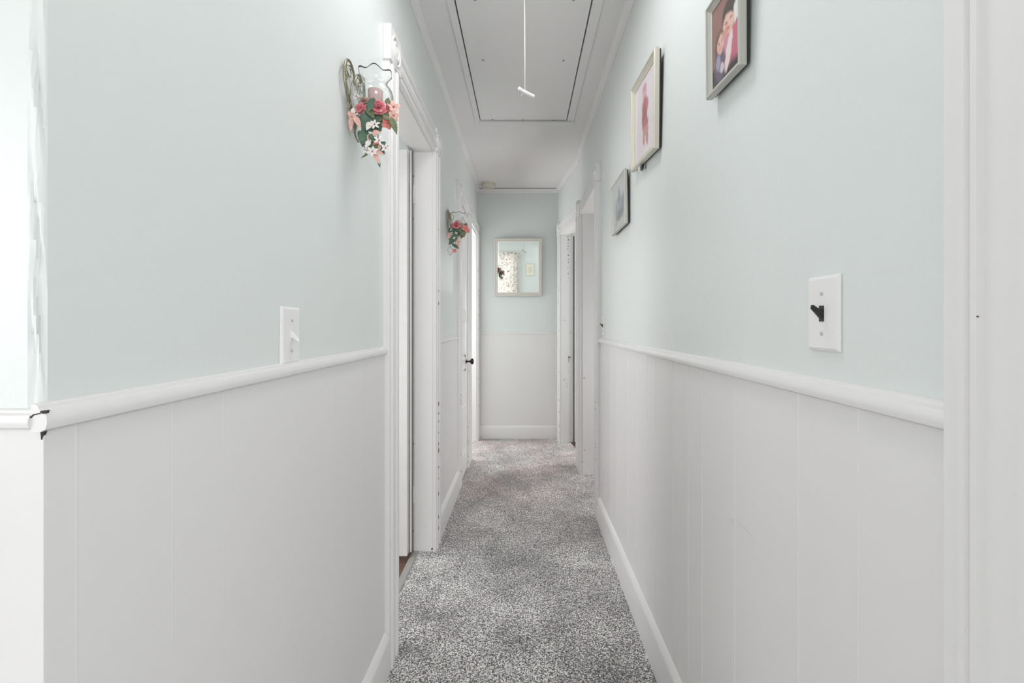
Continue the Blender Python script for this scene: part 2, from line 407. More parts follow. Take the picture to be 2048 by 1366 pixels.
# scratch on the right wainscot, nail holes
mb = MB()
def onR(u,v,X=XR-.0065):
    d = X*F/(u-VX); return Vector((X, d, CH+(VY-v)*d/F))
sc = [(1455,1038),(1462,1041),(1470,1037)]
mb.tube([onR(*p) for p in sc], .0005, 5)
mb.tube([onR(*p) for p in [(1475,1042),(1484,1050),(1492,1056),(1499,1064)]], .0005, 5)
mb.tube([onR(*p) for p in [(1494,1060),(1504,1072),(1519,1089)]], .0004, 5)
o = mb.build('scratch', M['trim'], parent=wr); o['label'] = 'raised pale scratches in the paint'

# ------------------------------------------------------------------ door frames
def casing_prof(a, b):
    w = b-a; k = w/.115
    half = [(0,0),(0,.019),(.002,.021),(.019,.021),(.022,.0265),(.028,.0265),(.031,.022),(.034,.0265),(.040,.0265),(.043,.0215)]
    pts = [(a+x*k,n) for x,n in half]+[(b-x*k,n) for x,n in reversed(half)]
    return pts
def block(W, a, b, z0, z1, parent):
    mb = MB(); mb.box(W, a, b, 0, .0275, z0, z1)
    c = W.p((a+b)/2, .0275, (z0+z1)/2); r = min(b-a, z1-z0)/2*.86
    mb.lathe(c, W.v, [(r,-.001),(r*.97,.003),(r*.84,.0035),(r*.76,-.0),(r*.66,-.0),(r*.58,.004),(r*.46,.0045),(r*.36,.0005),(r*.28,.0005),(r*.18,.004),(.0005,.0055)], 28)
    return mb.build('corner_block', M['trim'], parent=parent, smooth=True, bevel=.0015)
def chips(W, spots, parent, n=.0):
    """each chip: s, n, z, size, stretch -- small irregular flakes standing just proud of the paint; nrm 'n' or 's'"""
    mb = MB()
    for (s,nn,z,r,st,nrm) in spots:
        k = 9; ring = []
        for i in range(k):
            a = 2*math.pi*i/k; q = r*rnd.uniform(.6,1.15)
            da, dz = q*math.cos(a), q*st*math.sin(a)
            ring.append((da,dz))
        if nrm == 'n': top = [W.p(s+a_,nn+.0006,z+b_) for a_,b_ in ring]; bot = [W.p(s+a_,nn-.001,z+b_) for a_,b_ in ring]
        else: top = [W.p(s-.0006,nn+a_,z+b_) for a_,b_ in ring]; bot = [W.p(s+.001,nn+a_,z+b_) for a_,b_ in ring]
        mb.add(top+bot, [tuple(range(k)), tuple(range(k,2*k))]+[(i,(i+1)%k,k+(i+1)%k,k+i) for i in range(k)])
    o = mb.build('paint_chips', M['chip'], parent=parent); o['label'] = 'dark brown chips where the paint has flaked'
    return o
def doorframe(name, D, label, ca=None, cb=None, blocks=(True,True), zt=None, head=True, bz=None, t=T, stopdepth=.092, headspan=None):
    """ca, cb: (start, end) of the casing legs on the near and far side"""
    W, a, b, h = D['W'], D['a'], D['b'], D['head']
    e = empty(name, tuple(W.p((a+b)/2, -t/2, 0))); struct(e, label)
    z0, z1 = bz or (h+.005, h+.122)
    parts = {}
    for side, cs, bl in (('near',ca,blocks[0]),('far',cb,blocks[1])):
        if not cs: continue
        mb = MB(); mb.up(W, casing_prof(*cs), 0, z0 if bl else z1-.008)
        parts[side] = mb.build('casing', M['trim'], parent=e, smooth=True)
        if bl: block(W, cs[0]-.004, cs[1]+.006, z0, z1, e)
    if head:
        hs = headspan or (ca[1]+.006, cb[0]-.004 if blocks[1] else cb[0])
        pf = [(n,z0+(z1-.008-z0)*(s/.115)) for s,n in casing_prof(0,.115)]
        mb = MB(); mb.along(W, pf, hs[0], hs[1]); mb.build('head_casing', M['trim'], parent=e, smooth=True)
    mb = MB()
    mb.box(W, a-RV-.001, a-.012, -t-.006, .004, 0, h+.012); mb.box(W, b+.012, b+RV+.001, -t-.006, .004, 0, h+.012)
    mb.box(W, a-RV-.001, b+RV+.001, -t-.006, .004, h+.012, h+RV+.001)
    parts['jamb'] = mb.build('jamb', M['oldtrim'], parent=e, bevel=.001)
    mb = MB()
    mb.box(W, a-.012, a, -stopdepth, .002, 0, h); mb.box(W, b, b+.012, -stopdepth, .002, 0, h); mb.box(W, a-.012, b+.012, -stopdepth, .002, h, h+.012)
    parts['stop'] = mb.build('door_stop', M['trim'], parent=e, bevel=.001)
    return e, parts

def slab(W2, w, h, t, parent, z0=.012, panels=((.17,.45),(.53,.82),(.90,1.19),(1.27,1.58),(1.66,1.90)), stile=.085, name='door_slab'):
    """panelled leaf in the frame W2: s 0..w, n 0..t"""
    mb = MB(); xs = [0,stile,w-stile,w]
    zs = [z0]
    for a,b in panels: zs += [a,b]
    zs.append(h); pan = set(range(1,len(zs)-1,2))
    for side in (0,1):
        nf = t if side else 0; sg = -1 if side else 1
        for i in range(len(zs)-1):
            for j in range(3):
                a,b,c,d = xs[j],xs[j+1],zs[i],zs[i+1]
                if j == 1 and i in pan:
                    q = .014; r = .009
                    o_ = [(a,c),(b,c),(b,d),(a,d)]; n_ = [(a+q,c+q),(b-q,c+q),(b-q,d-q),(a+q,d-q)]
                    mb.add([W2.p(s,nf,z) for s,z in o_]+[W2.p(s,nf+sg*r,z) for s,z in n_], [(0,1,5,4),(1,2,6,5),(2,3,7,6),(3,0,4,7),(4,5,6,7)])
                else: mb.add([W2.p(s,nf,z) for s,z in ((a,c),(b,c),(b,d),(a,d))], [(0,1,2,3)])
    P = W2.p
    mb.add([P(0,0,z0),P(w,0,z0),P(w,t,z0),P(0,t,z0),P(0,0,h),P(w,0,h),P(w,t,h),P(0,t,h)], [(0,1,2,3),(4,5,6,7),(0,3,7,4),(1,2,6,5)])
    me = mb.build(name, M['oldtrim'], parent=parent, recalc=False)
    bm = bmesh.new(); bm.from_mesh(me.data); bmesh.ops.remove_doubles(bm, verts=bm.verts, dist=1e-5); bmesh.ops.recalc_face_normals(bm, faces=bm.faces); bm.to_mesh(me.data); bm.free()
    return me
def hinge(p, parent, ax=(0,0,1), m=None):
    mb = MB(); x,y,z = p
    mb.lathe((x,y,z-.045), (0,0,1), [(.006,0),(.006,.03),(.0056,.0305),(.006,.031),(.006,.059),(.0056,.0595),(.006,.06),(.006,.09)], 10)
    mb.lathe((x,y,z+.045), (0,0,1), [(.004,0),(.006,.004),(.003,.010)], 10)
    mb.box(IDN, x-.002, x+.030, y+.003, y+.0065, z-.045, z+.045)
    return mb.build('hinge', M['oldtrim'], parent=parent, smooth=True)

# door 1: first doorway on the left, leaf swung open into the side room
d1, p1 = doorframe('door_1', D1, 'first doorway on the left with its leaf open', ca=(1.474,1.590), cb=(2.262,2.380), bz=(2.055,2.175))
WS = Wall((-.580,2.190), (-1,0), (0,1))
s1 = slab(WS, .66, 2.035, .035, d1)
for z in (.30, 1.83): hinge((-.587,2.236,z), d1)
mb = MB(); mb.along(WL, [(-.066,-.0135),(-.066,.001),(-.070,.004),(-.092,.003),(-.105,-.008),(-.105,-.0135)], D1['a']+.001, D1['b']-.001)
mb.build('threshold', M['thresh'], parent=d1)
far = [(2.299,.0268,z,r,st,'n') for z,r,st in [(.28,.009,1.5),(.42,.007,1.1),(.505,.012,1.5),(.54,.008,1.2),(.66,.006,1.),(.70,.007,1.),(.16,.006,1.8),(.75,.010,1.3),(.10,.006,1.8),(1.275,.010,1.0),(1.34,.004,1.4),(1.66,.004,1.2),(.60,.004,1.2),(.36,.004,1.3)]]
far += [(2.371,.0195,z,.006,1.6,'n') for z in (.05,.14,.83,1.27)]
chips(WL, far, p1['far'])
nearc = [(1.503,.0215,z,r,st,'n') for z,r,st in [(.27,.0022,1.4),(.36,.0022,1.3),(.58,.001,1.4),(.45,.0009,1.4),(1.06,.0012,1.3),(.10,.0012,6),(.055,.001,5)]]
nearc += [(1.586,.020,z,.0015,3.5,'n') for z in (.05,.11,.16,.33)]
chips(WL, nearc, p1['near'])
mb = MB()
for z,r,st in [(1.60,.002,1.3),(1.35,.002,1.5),(.72,.003,1.2),(.12,.0035,1.2)]: pass
chips(WL, [(D1['b'],-.03-.02*i,z,.0016,1.3,'s') for i,z in enumerate((.13,.95,.09))]+[(D1['b'],-.0,.012,.006,1.1,'s')], p1['stop'])
chips(WL, [(D1['b']+.012,-.098-.004*(i%3),z,.0025,2.4,'s') for i,z in enumerate((1.93,1.80,1.78,1.71,.80,.62,.55,.40,.22,.10))], p1['jamb'])

# door 2: narrow closet door on the left, closed
d2, p2 = doorframe('door_2', D2, 'narrow white panelled closet door on the left, closed', ca=(3.09,3.205), cb=(3.566,3.674), blocks=(True,False), bz=(2.05,2.17), headspan=(3.215,4.470), stopdepth=.10)
W2 = Wall((XL,D2['a']+.002), (0,1), (1,0))
W2.o = W2.p(0,-.018,0)
s2 = slab(W2, D2['b']-D2['a']-.006, 2.015, .033, d2, stile=.06)
kz = CH+(VY-723)*3.47/F
kc = Vector((XL+.015, 3.475, kz))
mb = MB(); mb.lathe(kc, (1,0,0), [(.0005,.0),(.019,0),(.019,.003),(.015,.006),(.007,.009),(.0065,.030),(.010,.034),(.017,.038),(.0235,.045),(.0245,.051),(.021,.058),(.012,.062),(.0005,.063)], 22)
mb.build('door_knob', M['bronze'], parent=d2, smooth=True)
mb = MB(); mb.box(IDN, XL+.0145, XL+.0165, 3.456, 3.494, kz-.075, kz+.055)
mb.build('knob_plate', M['trim'], parent=d2, bevel=.001)
chips(WL, [(3.122,.0268,z,.008,.9,'n') for z in (.12,.24,.60,.62,.66,1.9)]+[(3.197,.0215,z,.007,1,'n') for z in (.10,.23,.61,.63)], p2['near'])
chips(WL, [(3.578,.0215,z,r*1.6,1.1,'n') for z,r in [(.04,.006),(.09,.005),(.19,.004),(.21,.006),(.33,.004),(.78,.003),(1.2,.003)]]+[(3.66,.02,z,.005,1.4,'n') for z in (.03,.06)], p2['far'])

# door 3: open doorway at the far left
d3, p3 = doorframe('door_3', D3, 'open doorway at the far end of the left wall', ca=(3.682,3.800), cb=(4.383,4.470), blocks=(False,False), bz=(2.05,2.17), head=False)
mb = MB()
chips(WL, [(4.391+nr.uniform(0,.008),.0222,z,nr.uniform(.006,.009),nr.uniform(.8,2.6),'n') for z in [.14,.35,.55,.62,.95,1.12,1.25,1.33,1.36,1.40,1.44,1.50,1.62,1.70,1.72]], p3['far'])

# door 4: open doorway on the right
d4, p4 = doorframe('door_4', D4, 'open doorway midway down the right wall', ca=(2.597,2.705), cb=(3.405,3.515), bz=(2.012,2.116))
chips(WR, [(2.70,.019,z,.0018,1.3,'n') for z in (.22,.35,.58)]+[(2.630,.0268,z,.006,.8,'n') for z in (.36,.43,.45,.70,.66)], p4['near'])
chips(WR, [(D4['b'],-.012,z,.004,1.4,'s') for z in (.75,.19)]+[(D4['b'],.0,z,.003,1.6,'s') for z in (.10,)], p4['stop'])

# door 5: far right doorway in the bent stretch
e5 = D5
d5, p5 = doorframe('door_5', D5, 'open doorway at the far end of the right wall', ca=None, cb=(.663,.772), blocks=(False,True), bz=(2.045,2.165), headspan=(-.008,.659), stopdepth=.075)
mb = MB(); mb.up(WR, casing_prof(3.560,3.664), 0, 2.045); c5 = mb.build('casing', M['trim'], parent=d5, smooth=True)
block(WR, 3.556, 3.668, 2.045, 2.165, d5)
q = WD.p(D5['b']+.006, -T-.012, 0)
WS5 = Wall((q.x+.004, q.y-.028), (-WD.v.x,-WD.v.y), (WD.u.x,WD.u.y))
slab(WS5, .60, 2.03, .034, d5)
mb = MB(); mb.box(WD, D5['b']-.0012, D5['b']+.001, -.085, -.055, .75, .90)
mb.box(WD, D5['b']-.0016, D5['b'], -.074, -.066, .80, .86)
mb.mi = 1; mb.box(WD, D5['b']-.0018, D5['b'], -.072, -.0675, .79, .855); mb.box(WD, D5['b']-.0018, D5['b'], -.088, -.0675, .832, .845)
mb.build('strike_plate', [M['oldtrim'], M['dark']], parent=d5)
chips(WD, [(D5['b'],-.012-nr.uniform(0,.08),z,nr.uniform(.0015,.004),nr.uniform(1,2.2),'s') for z in (1.2,1.08,.95,.70,.62,.58,.55,.30,.22)]+[(D5['b'],-.06-nr.uniform(0,.014),z,nr.uniform(.003,.006),nr.uniform(1,2.5),'s') for z in (2.02,1.99,1.96,1.93,1.90,1.88,1.84,1.80,1.77,1.72,1.66,1.62)], p5['stop'])
chips(WD, [(.672+nr.uniform(0,.008),.0222,z,nr.uniform(.005,.008),nr.uniform(.8,1.6),'n') for z in (.05,.09,.16,.18,.3,.42,.7,1.1,1.5)], p5['far'])

mb = MB(); mb.box(WD, D5['b']-.002, D5['b']+.02, -.135, -.1225, .012, 2.03); mb.build('gap_shade_strip', mat('dark_grey_strip', (.09,.085,.085), .8), parent=d5)  # dark strip painting the shade in the crevice behind the jamb
mb = MB(); mb.box(IDN, -.5795, -.561, 2.2335, 2.238, .012, 2.045); mb.build('hinge_gap_shade', mat('painted_gap_shade', (.20,.19,.18), .8), parent=d1)  # dark box standing in for the shade in the hinge gap
mb = MB(); mb.box(IDN, -.575, -.5665, 2.226, 2.2325, .012, 2.045); mb.build('edge_strip', M['oldtrim'], parent=d1)
# casing that closes the right wall beside the camera
mb = MB(); mb.up(WR, casing_prof(.343,.4586), 0, 2.06)
t12 = struct(mb.build('trim_12', M['trim'], smooth=True), 'tall fluted white casing at the near end of the right wall')
mb = MB()
def cz(u,v,X=.437): d = X*F/(u-VX); return d, CH+(VY-v)*d/F
s_,z_ = cz(1933,1226,.4355)
chips(WR, [(s_,.0210,z_,.0022,2.2,'n'),(s_+.0006,.0212,z_-.0035,.0014,1.6,'n')], t12)
dd,zz = cz(1968,633)
chips(WR, [(dd,.0262,zz,.0006,1.3,'n')], t12)

# ------------------------------------------------------------------ attic hatch
hx = empty('attic_hatch', (0,(HY0+HY1)/2,ZC)); tag(hx, 'flat painted attic hatch with screwed panel set in the ceiling', 'hatch')
mb = MB(); g = .0065
mb.box(IDN, HX0+g, HX1-g, HY0+g, HY1-g, ZC-.003, ZC+.018)
hp_ = mb.build('panel', M['hatch'], parent=hx)
mb = MB(); mb.box(IDN, HX0-.02, HX1+.02, HY0-.02, HY1+.02, ZC+.0185, ZC+.03)
mb.build('backing_board', M['gap'], parent=hx)
for (x0,x1,y0,y1,z) in [(HX0-.032,HX0-.001,HY0-.04,HY1+.04,.006),(HX1+.001,HX1+.045,HY0-.04,HY1+.04,.006),(HX0-.001,HX1+.04,HY1+.001,HY1+.05,.017),(HX0-.001,HX1+.001,HY0-.04,HY0-.001,.012)]:
    mb = MB(); mb.box(IDN, x0,x1,y0,y1, ZC-z, ZC-.0004); mb.build('frame_strip', M['trim'] if z>.01 else M['ceil'], parent=hx, bevel=.0015)
for (u,v) in [(966,119),(1127,120),(985,238),(1045,239),(1108,240.5),(950,-2),(1147,-2)]:
    d = (ZC-CH)*F/(VY-v); mb = MB()
    mb.lathe(((u-VX)*d/F, d, ZC-.003), (0,0,-1), [(.006,-.001),(.006,.001),(.004,.002),(.0003,.002)], 12); mb.build('screw', M['steel'], parent=hp_)

pc_ = empty('pull_cord', (0,1.665,1.98)); tag(pc_, 'white pull cord with a T-shaped handle hanging from the ceiling hatch', 'cord')
dC = 1.665; top = Vector(((1048.5-VX)*dC/F, dC, ZC-.003)); hz = world(1050,181,dC)
mb = MB(); mb.tube([top, (top+hz)/2+Vector((.0004,0,0)), hz], .0022, 8)
mb.ball(top+Vector((0,0,-.002)), .005, 10)
mb.build('cord', M['cord'], parent=pc_, smooth='all')
mb = MB(); A = world(1036.5,176.5,dC-.018); B = world(1068.5,192,dC+.018)
pts = []; rads = []
def rod(mb, pts, rads, seg=12):
    pts = [Vector(p) for p in pts]; vs=[]; fs=[]; n=len(pts); ref=None
    for i,p in enumerate(pts):
        t=(pts[min(i+1,n-1)]-pts[max(i-1,0)]).normalized()
        if ref is None: ref=t.orthogonal().normalized()
        ref=(ref-t*ref.dot(t)).normalized(); b=t.cross(ref)
        for j in range(seg):
            a=2*math.pi*j/seg; vs.append(p+ref*math.cos(a)*rads[i]+b*math.sin(a)*rads[i])
    for i in range(n-1):
        for j in range(seg): fs.append((i*seg+j,i*seg+(j+1)%seg,(i+1)*seg+(j+1)%seg,(i+1)*seg+j))
    fs += [tuple(range(seg)), tuple(range((n-1)*seg,n*seg))]; mb.add(vs,fs)
for i in range(17):
    t = i/16; p = A.lerp(B,t); p.z += .0035*(abs(t-.5)*2)**2*(1 if t<.5 else -.2) - .002
    r_ = .0054+.0030*(abs(t-.5)*2)**6+.0014*math.exp(-((t-.5)/.10)**2)+.0006*math.exp(-((t-.75)/.07)**2)
    if i in (0,16): r_ *= .55
    pts.append(p); rads.append(r_)
rod(mb, pts, rads); mb.build('handle', M['handle'], parent=pc_, smooth='all')
mb = MB(); rod(mb, [hz+Vector((-.004,0,-.006)), world(1041.5,192,dC)], [.0016,.0013], 8); mb.build('cord_tail', M['cord'], parent=pc_, smooth='all')

# smoke detector
sx_, sy_ = -.345, 4.30
sd = empty('smoke_detector', (sx_,sy_,ZC)); tag(sd, 'round yellowed smoke detector on the ceiling above the end wall', 'smoke detector')
mb = MB(); mb.lathe((sx_,sy_,ZC), (0,0,-1), [(.073,-.0),(.073,.010),(.070,.014),(.0005,.014)], 32); mb.build('base', M['cream'], parent=sd, smooth=True)
mb = MB(); mb.lathe((sx_,sy_,ZC), (0,0,-1), [(.062,.013),(.063,.018),(.060,.034),(.052,.044),(.046,.044),(.044,.040),(.02,.040),(.018,.046),(.0005,.047)], 32); mb.build('cover', M['cream'], parent=sd, smooth=True)

# ------------------------------------------------------------------ switch plates
def switch(W, s0, s1, z0, z1, label, tog, up, group, screws='screw', plate='plate'):
    e = empty('light_switch', tuple(W.p((s0+s1)/2,0,z0))); tag(e, label, 'light switch')
    mb = MB(); b = .005; t = .006
    o_ = [(s0,z0),(s1,z0),(s1,z1),(s0,z1)]; i_ = [(s0+b,z0+b),(s1-b,z0+b),(s1-b,z1-b),(s0+b,z1-b)]
    P = W.p
    mb.add([P(s,0,z) for s,z in o_]+[P(s,.0025,z) for s,z in o_]+[P(s,t,z) for s,z in i_],
        [(0,1,2,3),(0,1,5,4),(1,2,6,5),(2,3,7,6),(3,0,4,7),(4,5,9,8),(5,6,10,9),(6,7,11,10),(7,4,8,11),(8,9,10,11)])
    pl_ = mb.build('plate', M[plate], parent=e, bevel=.0012)
    sc_, zc = (s0+s1)/2, (z0+z1)/2
    mb = MB(); mb.box(W, sc_-.0052, sc_+.0052, t-.001, t+.0008, zc-.012, zc+.012); mb.build('toggle_slot', M[tog], parent=e)
    sg = 1 if up else -1
    a = zc-sg*.003; mb = MB(); w0, w1 = .0045, .0032
    vs = [P(sc_-w0,t,a-.006),P(sc_+w0,t,a-.006),P(sc_+w0,t,a+.006),P(sc_-w0,t,a+.006)]
    zt_ = zc+sg*.0105; n_ = t+.0155
    vs += [P(sc_-w1,n_,zt_-.003),P(sc_+w1,n_,zt_-.003),P(sc_+w1,n_-.001,zt_+.003),P(sc_-w1,n_-.001,zt_+.003)]
    mb.add(vs, [(0,1,2,3),(4,5,6,7),(0,1,5,4),(1,2,6,5),(2,3,7,6),(3,0,4,7)]); mb.build('toggle', M[tog], parent=e, bevel=.0008)
    for dz in (-.0302,.0302):
        mb = MB(); mb.lathe(P(sc_,t,zc+dz), W.v, [(.0032,-.0005),(.0032,.0006),(.0022,.0014),(.0003,.0015)], 14); mb.build('screw', M[screws], parent=pl_)
    return e
switch(WR, .6305, .7005, 1.128, 1.242, 'large white light switch with black toggle on the near right wall', 'black', True, None)
switch(WR, 2.470, 2.540, 1.100, 1.216, 'small far light switch with a black toggle beside the right doorway casing', 'black', True, None)
switch(WL, .846, .917, 1.089, 1.203, 'white painted light switch with white toggle standing on the left chair rail', 'plate', False, None, 'screw')

# ------------------------------------------------------------------ framed pictures on the right wall
def uvquad(name, P4, m, parent):
    me = bpy.data.meshes.new(name); off = Vector(parent['_w']) if parent is not None else Vector((0,0,0))
    me.from_pydata([Vector(p)-off for p in P4], [], [(0,1,2,3)]); me.materials.append(m)
    uv = me.uv_layers.new(name='UVMap')
    for i,c in enumerate(((0,0),(1,0),(1,1),(0,1))): uv.data[i].uv = c
    o = bpy.data.objects.new(name, me); COL.objects.link(o); o.parent = parent; o['_w'] = tuple(off)
    return o
def picture(yc, zc, w, h, fw, label, fm, pm, lean, tilt, lift=.012, dep=.016, prof=None):
    """frame lying in its own plane: local a along (viewer's right = towards camera... -Y), b up, c out from the wall"""
    e = empty('framed_picture', (XR-lift, yc, zc)); tag(e, label, 'picture', 'framed pictures climbing the right wall')
    rot = Matrix.Rotation(tilt, 4, 'X') @ Matrix.Rotation(lean, 4, 'Y')
    O = Vector((XR-lift, yc, zc))
    def P(a,b,c): return O + rot @ Vector((-c, -a, b))
    hw, hh = w/2, h/2
    mb = MB(); prof = prof or [(0,0),(0,dep*.8),(.1,dep),(.3,dep),(.42,dep*.72),(.6,dep*.72),(.8,dep*.5),(1,dep*.42),(1,.002)]
    k = len(prof); vs = []
    for (sa,sb) in ((-1,-1),(1,-1),(1,1),(-1,1)):
        for (t,c) in prof: vs.append(P(sa*(hw-t*fw), sb*(hh-t*fw), c))
    fs = [(i*k+j, i*k+(j+1)%k, ((i+1)%4)*k+(j+1)%k, ((i+1)%4)*k+j) for i in range(4) for j in range(k)]
    mb.add(vs, fs); mb.build('frame', fm, parent=e, bevel=.0006)
    uvquad('print', [P(-hw+fw*.9,-hh+fw*.9,.005),P(hw-fw*.9,-hh+fw*.9,.005),P(hw-fw*.9,hh-fw*.9,.005),P(-hw+fw*.9,hh-fw*.9,.005)], pm, e)
    mb = MB(); i_ = .004
    mb.add([P(a,b,c) for c in (-.006,-.0005) for a,b in ((-hw+i_,-hh+i_),(hw-i_,-hh+i_),(hw-i_,hh-i_),(-hw+i_,hh-i_))], [(0,1,2,3),(4,5,6,7),(0,1,5,4),(1,2,6,5),(2,3,7,6),(3,0,4,7)])
    mb.build('backing', M['backing'], parent=e)
    return e, P
skin = (.78,.50,.42)
pmA = picture_mat('print_two_people', (.30,.155,.135), [
    (.50,.05,.9,.22,0,(.05,.04,.045),.2),
    (.30,.42,.20,.22,0,(.13,.09,.08),.25),(.62,.72,.24,.16,0,(.07,.05,.05),.2),
    (.93,.60,.16,.17,0,(.75,.76,.72),.2),(.95,.44,.14,.12,0,(.10,.06,.06),.2),
    (.62,.30,.34,.18,20,(.52,.17,.22),.3),(.85,.32,.20,.20,0,(.56,.16,.22),.3),(.45,.40,.17,.14,-20,(.60,.27,.33),.3),
    (.28,.22,.20,.20,0,(.16,.12,.18),.25),(.22,.27,.08,.09,20,(.35,.33,.45),.3),(.36,.16,.08,.06,0,(.60,.56,.60),.3),
    (.60,.27,.09,.24,-28,(.80,.68,.68),.2),
    (.31,.47,.125,.115,10,skin,.25),(.60,.60,.19,.125,-10,skin,.2),
    (.52,.54,.13,.05,0,(.66,.33,.28),.6),(.54,.625,.05,.016,-8,(.36,.2,.17),.7),(.69,.63,.045,.016,-8,(.38,.2,.17),.7),(.60,.545,.05,.014,0,(.55,.16,.16),.6),
    (.27,.50,.035,.014,10,(.42,.24,.2),.7),(.37,.50,.03,.014,10,(.42,.24,.2),.7),(.32,.425,.045,.013,0,(.55,.2,.18),.6),(.28,.43,.06,.04,0,(.70,.38,.33),.6)], rough=.2, noise=.09)
pmB = picture_mat('print_red_figure', (.76,.66,.69), [
    (.5,.5,.62,.75,0,(.80,.72,.75),.4),(.25,.25,.3,.4,0,(.74,.66,.70),.5),
    (.50,.80,.10,.11,0,(.70,.42,.47),.35),(.49,.87,.08,.05,0,(.68,.30,.38),.4),
    (.52,.62,.15,.12,0,(.48,.15,.17),.3),(.50,.48,.12,.17,0,(.38,.12,.11),.25),(.54,.38,.13,.08,0,(.45,.16,.15),.3),
    (.47,.24,.05,.12,0,(.52,.25,.22),.3),(.62,.22,.055,.13,6,(.52,.25,.24),.3),(.58,.30,.10,.06,0,(.55,.28,.26),.3)], rough=.15)
pmC = picture_mat('print_grey_trees', (.55,.58,.57), [
    (.5,.9,.9,.25,0,(.62,.65,.66),.4),(.5,.10,.9,.18,0,(.56,.58,.55),.4),
    (.50,.42,.26,.26,0,(.30,.31,.34),.35),(.52,.66,.07,.22,0,(.33,.33,.37),.4),(.30,.34,.10,.16,0,(.36,.37,.39),.4),
    (.80,.40,.09,.25,-8,(.33,.33,.37),.4),(.55,.26,.24,.10,10,(.24,.25,.27),.4),(.42,.50,.05,.12,10,(.50,.52,.54),.4),(.62,.48,.04,.12,-10,(.48,.5,.52),.4),
    (.25,.12,.12,.06,0,(.42,.44,.42),.4)], rough=.15)
picture(.9535,1.795,.161,.205,.0165, 'silver-framed snapshot of two people in pink, topmost on the right wall', M['champ'], pmA, R(-1.9), R(3.4), lift=.014)
picB, _ = picture(1.592,1.920,.318,.318,.026, 'middle framed picture of a red standing figure on pale pink in an ivory frame', M['ivory'], pmB, R(-1.2), R(5.2), lift=.014, dep=.018)
for a_,dz_,m_ in ((-.02,-.168,'plate'),(-.055,-.176,'black')):
    mb = MB(); mb.box(WR, 1.70+a_-.012, 1.70+a_+.012, .010, .017, 1.93+dz_-.01, 1.93+dz_+.008)
    mb.build('hanging_clip', M[m_], parent=picB, bevel=.002)
picture(2.02,1.716,.290,.234,.0165, 'lowest and farthest framed picture, a misty grey landscape in a thin silver frame', M['champ'], pmC, R(-1.0), R(0), lift=.014, dep=.013)

# ------------------------------------------------------------------ mirror on the end wall
mx0,mx1,mz0,mz1 = -.296,.185,1.447,2.030
mc = Vector(((mx0+mx1)/2, YB-.012, mz0))
mr = empty('wall_mirror', tuple(mc)); tag(mr, 'rectangular cream-framed mirror hanging on the end wall above the wainscot', 'mirror')
TH = R(2.95)
rotm = Matrix.Rotation(TH, 4, 'X')
def PM(a,b,c): return mc + rotm @ Vector((a,-c,b))
w_, h_ = (mx1-mx0)/2, mz1-mz0; fw = .038
prof = [(0,-.0),(0,.012),(.12,.016),(.35,.016),(.42,.0125),(.58,.0125),(.66,.015),(.85,.0135),(1,.008),(1,.002)]
k = len(prof); mb = MB(); vs = []
for (sa,sb) in ((-1,0),(1,0),(1,1),(-1,1)):
    for (t,c) in prof: vs.append(PM(sa*(w_-t*fw*.92), (t*fw if sb==0 else h_-t*fw*.92), c))
mb.add(vs, [(i*k+j, i*k+(j+1)%k, ((i+1)%4)*k+(j+1)%k, ((i+1)%4)*k+j) for i in range(4) for j in range(k)])
mb.build('frame', M['mframe'], parent=mr, bevel=.001)
mb = MB(); q = fw*.85
mb.add([PM(-w_+q,q,.006),PM(w_-q,q,.006),PM(w_-q,h_-q,.006),PM(-w_+q,h_-q,.006),PM(-w_+q,q,.002),PM(w_-q,q,.002),PM(w_-q,h_-q,.002),PM(-w_+q,h_-q,.002)],
    [(0,1,2,3),(4,5,6,7),(0,1,5,4),(1,2,6,5),(2,3,7,6),(3,0,4,7)]); mb.build('mirror_glass', M['mirror'], parent=mr)

